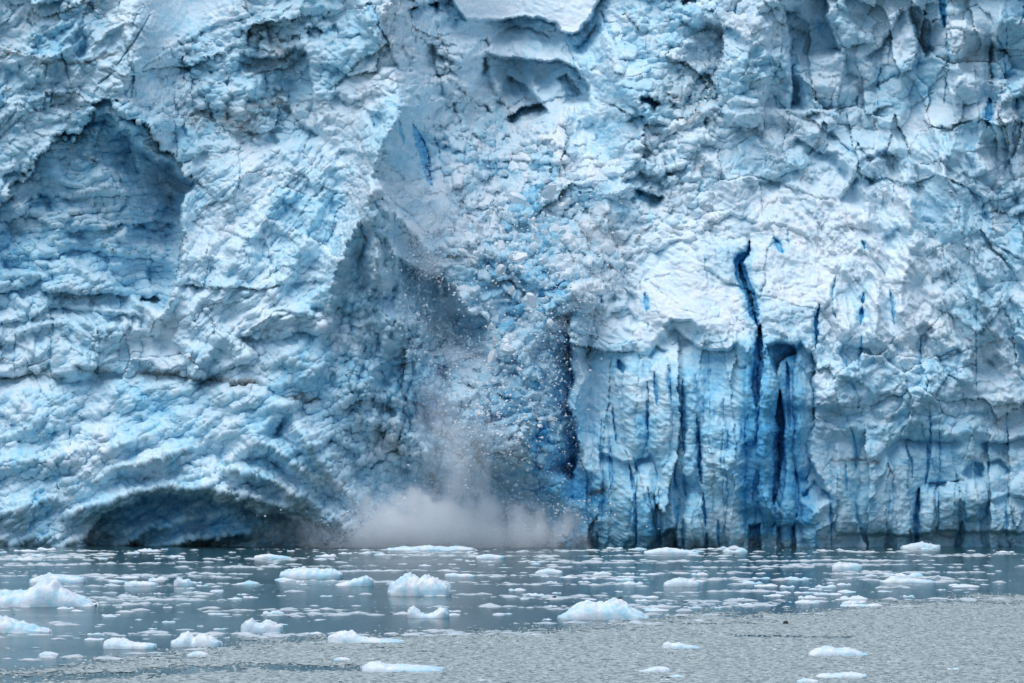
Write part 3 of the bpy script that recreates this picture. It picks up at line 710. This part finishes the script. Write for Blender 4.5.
# ------------------------------------------------------------------ floes
def floe_mesh(name, w, h, prof, dep=.55, seed=0, n=64, rough=1.0, flat=2.6):
    """floating ice: skyline profile along x (0..1 heights), rounded front and back, lumpy, closed below the water"""
    nx, ny = n, max(14, int(n * .45))
    a = np.linspace(-1, 1, nx); b = np.linspace(-1, 1, ny)
    A, B = np.meshgrid(a, b)
    xs = np.linspace(-1, 1, len(prof))
    pr = np.interp(A + .10 * perlin(A * 3 + seed, B * 3, 7), xs, prof)
    edge = np.clip(1 - np.abs(A) ** 3.5, 0, 1) ** .5
    half = w * dep / 2 * (edge * .9 + .1)
    Yq = B * half * (1 + .18 * perlin(A * 2.3 + seed * 3.1, B * 0 + .5, 5))
    Xq = A * w / 2 * (1 + .05 * perlin(A * 0 + seed, B * 3, 6))
    cross = np.clip(1 - np.abs(B) ** flat, 0, 1) ** .55
    s_ = w / 6.0
    lum = billow(Xq / (.9 * s_) + seed * 9.7, Yq / (.9 * s_), 11, 3, .55) - .35
    Zq = h * pr * cross * (.92 + .22 * lum * rough) + .07 * h * rough * (cells(Xq / (.42 * s_) + seed, Yq / (.42 * s_), 8)[0]) * cross
    rim = np.minimum(cross, edge)
    Zq = np.where(rim < .05, -.12 * h - .1, Zq - .02)
    top = np.stack([Xq, Yq, Zq], -1); bot = np.stack([Xq * .9, Yq * .9, np.full_like(Zq, -.35 * h - .2)], -1)
    i = np.arange(nx * ny).reshape(ny, nx); j = i + nx * ny
    q = [np.stack([i[:-1, :-1], i[:-1, 1:], i[1:, 1:], i[1:, :-1]], -1).reshape(-1, 4), np.stack([j[1:, :-1], j[1:, 1:], j[:-1, 1:], j[:-1, :-1]], -1).reshape(-1, 4)]
    for e in (i[0], i[-1][::-1], i[:, -1], i[:, 0][::-1]):
        f = e + nx * ny
        q.append(np.stack([e[1:], e[:-1], f[:-1], f[1:]], -1))
    return mesh_np(name, np.concatenate([top.reshape(-1, 3), bot.reshape(-1, 3)]), quads=np.concatenate(q), smooth=True)

BIG = [  # centre u, waterline v, width px, height px, skyline, label
 (36,607,116,36,[.35,.5,.55,.5,.5,.55,.75,1,.95,.6,.5,.3,.12,.08],.45,'large jagged white iceberg with one tall peak, cut by the left edge'),
 (6,633,84,24,[.7,.9,1,.9,.8,.65,.5,.38,.22,.1],.45,'low white iceberg sloping to the right, below the tall peaked one'),
 (310,579,63,14,[.5,.8,.9,1,.95,.9,.85,.9,.8,.6],.5,'long loaf shaped white floe below the spray cloud'),
 (354,586,38,13,[.1,.25,.4,.55,.7,.9,1,.6],.5,'wedge shaped white floe rising to the right beside the long loaf'),
 (419,596,64,27,[.3,.6,.85,1,.95,.8,.9,.85,.7,.6,.25],.6,'crumbly bluish iceberg with a knobbly top in the middle distance'),
 (428,618,42,15,[.6,1,.8,.4,.3,.35,.5,.8,.85,.4],.5,'saddle shaped small floe just below the crumbly iceberg'),
 (604,620,92,24,[.15,.3,.5,.75,.9,.95,.85,.95,1,.9,.7,.5,.3,.1],.5,'broad low white iceberg with a pale blue stain, right of centre'),
 (195,647,52,18,[.3,.5,.8,1,.55,.9,.95,.7,.5,.3],.5,'two humped white floe in the lower left'),
 (128,649,54,13,[.5,.9,1,.9,.7,.6,.5,.5,.4],.5,'rounded white floe left of the two humped one'),
 (261,633,42,18,[.5,.8,1,.7,.65,.9,.8,.6,.5],.5,'upright blocky white floe above the slush edge'),
 (365,643,76,15,[.5,.9,1,.9,.5,.35,.3,.3,.25,.15],.4,'white floe with a round head and a long flat tail'),
 (402,672,84,14,[.3,.8,.9,.6,.65,.6,.5,.45,.4,.2],.4,'long low white floe at the bottom in grey slush'),
 (840,656,60,12,[.2,.6,.9,1,.75,.8,.8,.6,.3,.1],.45,'pointed white floe alone in the slush at lower right'),
 (682,649,38,9,[.7,1,.8,.9,.6,.5,.4,.2],.45,'small white floe with a two bump left end in the slush'),
 (655,672,32,7,[.1,.4,.8,1,.9,.4],.45,'small white floe near the bottom right of centre'),
 (843,678,52,8,[.4,.7,.6,.8,.9,.7,.5],.4,'flat white floe near the bottom edge below the pointed one'),
 (848,571,30,11,[.5,1,.8,.9,.9,.6],.5,'round white floe in open water below the ice pillars'),
 (682,587,36,11,[.4,.8,1,.95,.8,.4],.5,'smooth dome shaped floe in the drift band right of centre'),
 (48,657,20,7,[.5,1,.9,.5],.5,'small rounded floe in the far lower left'),
 (808,683,22,6,[.5,1,.8,.5],.5,'small floe touching the bottom edge right of centre'),
 (272,559,38,7,[.4,.8,.9,.7,.5,.3],.45,'thin white floe below the sea cave'),
 (140,586,34,7,[.6,.9,.8,.8,.7,.5],.5,'flat white floe right of the tall peaked iceberg'),
 (183,586,20,11,[.5,1,.7,.8,.4],.5,'knobbed white floe right of the flat one'),
 (909,583,56,9,[.3,.4,1,.6,.7,.6,.5,.4,.2],.4,'long floe with one small knob in the right drift band'),
 (549,574,28,7,[.3,.8,1,.8,.5],.5,'small humped floe in open water below the calving chute'),
 (490,559,28,6,[.4,.9,1,.8,.6],.5,'small flat floe at the foot of the spray cloud'),
 (672,554,56,8,[.4,.6,.9,1,.8,.7,.4,.2],.35,'white slab of fallen ice at the foot of the split columns'),
 (430,551,88,7,[.3,.6,.8,.7,.9,1,.8,.6,.9,.7,.4],.3,'wide slab of fresh broken ice under the spray cloud'),
 (922,549,40,9,[.3,.7,1,.7,.5],.4,'white mound of ice at the foot of the wedge crevasse'),
 (197,657,22,7,[.4,.9,1,.6],.5,'small floe right under the two humped floe'),
 (342,661,17,5,[.5,1,.9,.5],.5,'small round floe in slush below the long tailed one'),
 (56,583,58,13,[.2,.6,.9,.8,.7,.6,.5],.4,'low white floe behind the tall peaked iceberg'),
 (460,577,30,7,[.5,.7,.5,.6,.3],.4,'thin pale floe behind the crumbly iceberg'),
]
for k, (u, v, w, h, pr, dep, lab) in enumerate(BIG):
    x, d = on_water(u, v); px = d / F
    o = link('ice_floe', floe_mesh('ice_floe', w * px, h * px * .82, pr, dep, k + 1, 90 if w > 60 else 56), FLOE)
    o.location = (x, d + w * px * dep * .5, 0)
    tag(o, lab, 'ice floe')

# small drifting floes: a few shapes, copied
small = []
for k in range(10):
    pr = [.3] + list(np.clip(rng.uniform(.25, 1, 5), 0, 1)) + [.25]
    small.append(floe_mesh('ice_floe', 1.0, .22, pr, .6, 40 + k, 22, 1.1))
for m_ in small: m_.materials.append(FLOE)
BANDS = [  # u range, v range, slope per pixel, count, width range px, group, label
 (560, 1040, 548, 553, 0, 16, (8, 26), 'floes along the foot of the columns', 'low white floe in the broken line at the foot of the right hand ice columns'),
 (0, 330, 549, 560, 0, 30, (7, 22), 'floes below the sea cave', 'small white floe scattered on the water below the sea cave'),
 (330, 560, 551, 566, 0, 20, (6, 18), 'floes below the spray', 'small white floe on the water below the spray cloud'),
 (750, 1030, 578, 596, -.03, 30, (9, 30), 'floes of the right drift band', 'small white floe in the dense drift band on the right'),
 (640, 930, 594, 611, -.02, 30, (8, 30), 'floes along the slush edge', 'small white floe drifting along the far edge of the slush'),
 (540, 770, 572, 586, 0, 22, (8, 26), 'floes right of the centre', 'small white floe in the loose band right of the crumbly iceberg'),
 (95, 330, 574, 600, 0, 30, (8, 26), 'floes left of the centre', 'small white floe in the loose band left of the crumbly iceberg'),
 (430, 620, 590, 622, 0, 16, (7, 22), 'floes beside the broad iceberg', 'small white floe between the crumbly iceberg and the broad low one'),
 (60, 330, 606, 645, 0, 26, (7, 24), 'floes of the lower left', 'small white floe on dark water around the two humped floe'),
 (300, 1010, 640, 682, 0, 12, (8, 22), 'floes stuck in the slush', 'small flat floe stuck in the grey slush'),
]
for (u0, u1, v0, v1, sl_, n, (wa, wb), grp, lab) in BANDS:
    for k in range(n):
        u = random.uniform(u0, u1); v = random.uniform(v0, v1) + sl_ * (u - u0)
        x, d = on_water(u, v); px = d / F
        w = (wa + (wb - wa) * random.random() ** 2) * px
        o = bpy.data.objects.new('ice_floe', random.choice(small)); col.objects.link(o)
        o.location = (x, d, 0); o.scale = (w, w * random.uniform(.8, 1.3), w * random.uniform(.3, .75)); o.rotation_euler.z = random.choice((0, math.pi)) + random.uniform(-.25, .25)
        tag(o, lab, 'ice floe', grp)

# ------------------------------------------------------------------ brash ice and slush: tens of thousands of bits, one object
def edge_v(u):
    return np.interp(u, [-150, 0, 60, 130, 215, 330, 420, 520, 580, 640, 700, 760, 820, 900, 1024, 1200],
                        [676, 672, 668, 660, 650, 641, 638, 635, 628, 623, 620, 617, 612, 606, 600, 590])
def scatter(n, u0, u1, v0, v1):
    """points even on the water surface itself, then read where they fall in the picture"""
    d0, d1 = F * CAM_H / (v1 - HOR), F * CAM_H / (v0 - HOR)
    d = np.sqrt(rng.uniform(d0 * d0, d1 * d1, n)); u = rng.uniform(u0, u1, n)
    return (u - W / 2) / F * d, d, u, HOR + F * CAM_H / d
x, d, u, v = scatter(350000, -330, 1354, 590, 705)
n_ = fbm(x / 9, d / 14, 61, 3)
keep = sstep(-12, 11, v - edge_v(u) + 8 * n_)
lead = np.exp(-((v - np.interp(u, [0, 100, 250, 420, 520], [681, 676, 667, 671, 680])) / np.interp(u, [0, 250, 350, 430], [5, 4, 3, .5])) ** 2) * (u < 430)
lead = np.maximum(lead, np.exp(-((v - np.interp(u, [700, 850], [636, 638])) / 1.2) ** 2) * ((u > 730) & (u < 850)))
keep *= (1 - .92 * lead) * (.75 + .25 * sstep(-.5, .3, n_))
k1 = rng.random(len(x)) < keep * 1.0
x1, d1 = x[k1], d[k1]; s1 = .05 + .09 * rng.random(len(x1)) ** 2.5
x, d, u, v = scatter(150000, -120, 1144, 549, 660)
bandn = fbm(x / 25, d / 9, 63, 4)
k2 = (rng.random(len(x)) < .34 * sstep(.18, .6, bandn) + .008) & (v < edge_v(u) + 2)
x2, d2 = x[k2], d[k2]; s2 = .09 + .55 * rng.random(len(x2)) ** 6
bx, bd, bs = np.concatenate([x1, x2]), np.concatenate([d1, d2]), np.concatenate([s1, s2])
nb = len(bx); print('bits', len(x1), len(x2))
unit = np.array([(1, 0, .1), (.5, .8, 0), (-.5, .8, .1), (-1, 0, 0), (-.5, -.8, .1), (.5, -.8, 0), (.35, .2, .62), (-.3, -.1, .72)])
tri = np.array([(0, 1, 6), (1, 2, 6), (2, 7, 6), (2, 3, 7), (3, 4, 7), (4, 5, 7), (5, 6, 7), (5, 0, 6)])
ang = rng.uniform(0, 2 * np.pi, nb); ca, sa = np.cos(ang), np.sin(ang)
uv = unit[None] * (1 + rng.uniform(-.3, .3, (nb, 8, 3)))
wide = np.where(np.arange(nb) < len(x1), 1.0, 1.7)[:, None]
hs_ = bs[:, None] * rng.uniform(.4, .9, (nb, 1)) / wide
vx = bx[:, None] + wide * bs[:, None] * (uv[..., 0] * ca[:, None] - uv[..., 1] * sa[:, None])
vy = bd[:, None] + bs[:, None] * (uv[..., 0] * sa[:, None] + uv[..., 1] * ca[:, None])
vz = hs_ * uv[..., 2] - .01
bt = (tri[None] + 8 * np.arange(nb)[:, None, None]).reshape(-1, 3)
# the film of fine slush the bits lie in: a thin sheet with a broken outline
fx_, fd_ = np.meshgrid(np.arange(-78, 78, .3), np.arange(122, 268, .9))
fx_ = fx_ + rng.uniform(-.12, .12, fx_.shape); fd_ = fd_ + rng.uniform(-.35, .35, fd_.shape)
fu, fv = W / 2 + F * fx_ / fd_, HOR + F * CAM_H / fd_
fn = fbm(fx_ / 9, fd_ / 14, 61, 3); ff = fbm(fx_ / 1.3, fd_ / 2.6, 65, 2)
lead_f = np.exp(-((fv - np.interp(fu, [0, 100, 250, 420, 520], [681, 676, 667, 671, 680])) / np.interp(fu, [0, 250, 350, 430], [5, 4, 3, .5])) ** 2) * (fu < 430)
lead_f = np.maximum(lead_f, np.exp(-((fv - np.interp(fu, [700, 850], [636, 638])) / 1.2) ** 2) * ((fu > 730) & (fu < 850)))
okv = (sstep(-12, 12, fv - edge_v(fu) + 8 * fn) * (1 - lead_f) + .55 * ff) > .50
fi = np.arange(fx_.size).reshape(fx_.shape)
fq = np.stack([fi[:-1, :-1], fi[:-1, 1:], fi[1:, 1:], fi[1:, :-1]], -1)[okv[:-1, :-1]]
ids, inv = np.unique(fq, return_inverse=True)
FV = np.stack([fx_, fd_, .012 + .02 * np.abs(ff)], -1).reshape(-1, 3)[ids]
bits = np.stack([vx, vy, vz], -1); n1_ = len(x1)
allv = np.concatenate([bits[:n1_].reshape(-1, 3), FV])
tag(link('slush', mesh_np('slush', allv, quads=inv.reshape(-1, 4) + 8 * n1_, tris=bt[:8 * n1_]), SLUSH), 'grey granular slush covering the near water', 'slush', kind='stuff')
tag(link('brash_ice', mesh_np('brash_ice', bits[n1_:].reshape(-1, 3), tris=bt[8 * n1_:] - 8 * n1_), BRASH), 'thin white bits of brash ice scattered over the open water', 'brash ice', kind='stuff')

# ------------------------------------------------------------------ falling ice
def chunk_mesh(seed):
    r_ = np.random.default_rng(seed)
    import bmesh
    bm = bmesh.new(); bmesh.ops.create_icosphere(bm, subdivisions=2, radius=.5)
    dirs = r_.normal(size=(13, 3)); dirs /= np.linalg.norm(dirs, axis=1, keepdims=True); off = r_.uniform(.17, .36, 13)
    for vtx in bm.verts:                       # cut by random planes: a broken block
        c = np.array(vtx.co)
        for n0, o0 in zip(dirs, off):
            e = c @ n0 - o0
            if e > 0: c = c - n0 * e
        vtx.co = c + r_.normal(size=3) * .012
    me = bpy.data.meshes.new('ice_chunk'); bm.to_mesh(me); bm.free()
    me.materials.append(CHUNK)
    return me
CH = [chunk_mesh(100 + k) for k in range(8)]
def front(u, v):
    r0 = K + int(np.clip(np.searchsorted(VA, v), 0, NV - 1)); c0 = int(np.searchsorted(UA, u))
    return float(P[max(K, r0 - 8):r0 + 8, max(0, c0 - 8):c0 + 8, 1].min())
FALL = [
 (515, 225, 60, 40, 46, (4, 11), 'ice blocks breaking loose', 'bluish white block breaking loose at the top of the rubble chute'),
 (512, 290, 42, 75, 24, (8, 20), 'big broken slabs coming down', 'big angular slab of ice coming down with the rubble'),
 (500, 395, 30, 36, 34, (4, 9), 'larger ice blocks in the falling mass', 'larger pale block in the thick of the falling mass'),  # centre u, v, spread u, spread v, count, size px range, group, label
 (505, 250, 45, 45, 40, (3, 8), 'ice blocks tumbling down the chute', 'pale block of ice tumbling down the rubble chute'),
 (425, 290, 22, 38, 36, (1.6, 4.5), 'ice bits falling left of the chute', 'small white bit of ice falling before the dark hollow left of the chute'),
 (500, 375, 36, 40, 46, (2, 7), 'ice chunks in the falling mass', 'white chunk of ice in the falling mass below the chute'),
 (558, 385, 12, 50, 40, (1.4, 4), 'ice bits falling past the blue cleft', 'tiny white bit of ice falling past the dark blue cleft'),
 (505, 465, 40, 28, 34, (1.5, 5), 'ice chunks above the spray', 'white chunk of ice dropping just above the spray cloud'),
]
for (u, v, su, sv, n, (a, b), grp, lab) in FALL:
    for k in range(n):
        uu, vv = random.gauss(u, su * .6), random.gauss(v, sv * .6)
        y = front(uu, vv) - random.uniform(1, 5)
        o = bpy.data.objects.new('ice_chunk', random.choice(CH)); col.objects.link(o)
        sz = (a + (b - a) * random.random() ** 2.5) * y / F * 1.15
        o.location = ((uu - W / 2) / F * y, y, CAM_H + (HOR - vv) / F * y)
        o.scale = (sz * random.uniform(.8, 1.7), sz, sz * random.uniform(.6, 1.2)); o.rotation_euler = [random.uniform(0, 6.28) for _ in range(3)]
        tag(o, lab, 'ice chunk', grp)
# countless specks of flying ice
sp = []
for (u, v, su, sv, n) in ((430, 285, 25, 40, 900), (530, 270, 55, 60, 2200), (560, 390, 14, 55, 700), (495, 400, 40, 60, 2600), (470, 515, 95, 16, 2500), (600, 180, 18, 35, 300), (455, 420, 14, 50, 900)):
    uu = rng.normal(u, su * .8, n); vv = np.minimum(rng.normal(v, sv * .8, n), 543)
    for a_, b_ in zip(uu, vv):
        y = front(a_, b_) - rng.uniform(.5, 6); sp.append(((a_ - W / 2) / F * y, y, CAM_H + (HOR - b_) / F * y))
for (u, v, su, sv, nc, n) in ((430, 235, 18, 26, 20, 900), (592, 250, 18, 46, 12, 700), (452, 400, 16, 60, 16, 600), (505, 400, 32, 40, 10, 400), (510, 190, 50, 26, 8, 400), (555, 330, 12, 30, 5, 300), (395, 532, 42, 8, 34, 800), (490, 537, 46, 5, 26, 700), (345, 540, 18, 3, 10, 500)):
    for c_ in range(nc):                       # ragged puffs of ice powder
        cu_, cv_ = rng.normal(u, su), rng.normal(v, sv); r_ = rng.uniform(4, 17)
        uu = rng.normal(cu_, r_, n); vv = rng.normal(cv_, r_ * 1.2, n); yc = front(cu_, cv_) - 2 if v < 520 else D - 11.5
        for a_, b_, w_ in zip(uu, vv, rng.uniform(-2, 2, n)):
            sp.append(((a_ - W / 2) / F * (yc + w_), yc + w_, CAM_H + (HOR - b_) / F * (yc + w_)))
nbig = 10000
sp = np.array(sp); ns = len(sp); ss = .025 + .22 * rng.random(ns) ** 8; ss[nbig:] = rng.uniform(.02, .065, max(0, ns - nbig))
tet = np.array([(1, 0, 0), (-1, 0, 0), (0, 1, 0), (0, -1, 0), (0, 0, 1), (0, 0, -1)], float)
ot = np.array([(0, 2, 4), (2, 1, 4), (1, 3, 4), (3, 0, 4), (2, 0, 5), (1, 2, 5), (3, 1, 5), (0, 3, 5)])
sv_ = sp[:, None] + ss[:, None, None] * tet[None] * rng.uniform(.6, 1.3, (ns, 6, 1))
tag(link('ice_specks', mesh_np('ice_specks', sv_.reshape(-1, 3), tris=(ot[None] + 6 * np.arange(ns)[:, None, None]).reshape(-1, 3)), POWDER), 'fine white specks of ice flying around the calving chute', 'ice specks', kind='stuff')

# ------------------------------------------------------------------ airborne ice dust and splash spray
import bmesh
def cloud(name, label, u, v, ru, rv, ry, dist, mat):
    bm = bmesh.new(); bmesh.ops.create_icosphere(bm, subdivisions=3, radius=1.0)
    me = bpy.data.meshes.new(name); bm.to_mesh(me); bm.free()
    o = link(name, me, mat); y = dist if dist else front(u, v) - ry * .6
    o.location = ((u - W / 2) / F * y, y, CAM_H + (HOR - v) / F * y); o.scale = (ru * S, ry, rv * S)
    tag(o, label, 'cloud', kind='stuff')
    return o
cloud('spray_cloud', 'white splash spray hugging the water under the calving chute', 432, 551, 190, 72, 6, D - 6, cloud_mat('splash_spray', 4.0, .30, .0, lo=.18, hi=.58, stretch=(1, 1, .75)))
cloud('mist_cloud', 'thin mist lifting off the splash', 430, 540, 125, 72, 6, D - 2, cloud_mat('splash_mist', .13, .16, .1, lo=.25, hi=.7, stretch=(1.2, 1, .6)))
cloud('dust_cloud', 'pale veil of ice dust hanging below the falling mass', 470, 440, 60, 100, 4, 0, cloud_mat('dust_veil', .22, .12, .2, lo=.30, hi=.75, colr=(.985, .992, .999), stretch=(1.4, 1, .4)))

# ------------------------------------------------------------------ seals
FUR = plain('wet_fur', (.018, .018, .02), .35)
def seal(u, v, px_w, label):
    x, d = on_water(u, v); s_ = px_w * d / F
    bm = bmesh.new(); bmesh.ops.create_uvsphere(bm, u_segments=24, v_segments=16, radius=.5)
    for q in bm.verts:                            # head with a short muzzle to the left, neck widening into the water
        c = q.co
        if c.x < -.1: c.x *= 1.35; c.z -= .12 * (-c.x); c.y *= 1 + .5 * (c.x + .1)
        if c.z < -.1: c.x *= 1 + .5 * (-c.z); c.y *= 1 + .5 * (-c.z); c.z *= 1.5
        c.z += .28
    me = bpy.data.meshes.new('seal'); bm.to_mesh(me); bm.free()
    for p_ in me.polygons: p_.use_smooth = True
    o = link('seal', me, FUR); o.location = (x, d, 0); o.scale = (s_, s_, s_)
    tag(o, label, 'seal')
seal(554.5, 598.5, 3.6, 'dark round seal head out of the water left of the broad low iceberg')
seal(620.5, 600, 4.2, 'dark seal head showing just behind the crest of the broad low iceberg')
seal(786, 624, 4.5, 'brownish dark seal head at the far edge of the slush on the right')

# ------------------------------------------------------------------ light, sky, camera
SUN_EL, SUN_AZ = 75, 230           # azimuth from north (+Y), clockwise: behind the camera, a little to the left
world = bpy.data.worlds.new('World'); scene.world = world; world.use_nodes = True
nt = world.node_tree; bg = nt.nodes['Background']
sky = nt.nodes.new('ShaderNodeTexSky'); sky.sky_type = 'NISHITA'; sky.sun_disc = False
sky.sun_elevation = R(SUN_EL); sky.sun_rotation = R(SUN_AZ); sky.air_density = 1.0; sky.dust_density = .8; sky.ozone_density = 1.4
nt.links.new(sky.outputs[0], bg.inputs['Color']); bg.inputs['Strength'].default_value = .09
sun = bpy.data.lights.new('sun', 'SUN'); sun.energy = 1.8; sun.angle = R(65); sun.color = (1, .985, .96)
so = bpy.data.objects.new('sun', sun); col.objects.link(so)
so.rotation_euler = (R(90 - SUN_EL), 0, R(180 - SUN_AZ) )

cam = bpy.data.cameras.new('camera'); co = bpy.data.objects.new('camera', cam); col.objects.link(co)
co.location = (0, 0, CAM_H); co.rotation_euler = (R(90), 0, 0)
cam.sensor_width = 36; cam.lens = 36 * F / W; cam.shift_y = (HOR - HPX / 2) / W
cam.clip_end = 5000; cam.clip_start = 1
scene.camera = co
scene.render.resolution_x, scene.render.resolution_y = W, HPX
scene.view_settings.view_transform = 'Standard'; scene.view_settings.look = 'None'; scene.view_settings.gamma = 1; scene.view_settings.exposure = .45
cy = scene.cycles
cy.max_bounces = 26; cy.diffuse_bounces = 10; cy.glossy_bounces = 3; cy.volume_bounces = 24; cy.transmission_bounces = 2
cy.volume_step_rate = 2.0; cy.volume_max_steps = 64
cy.use_denoising = True
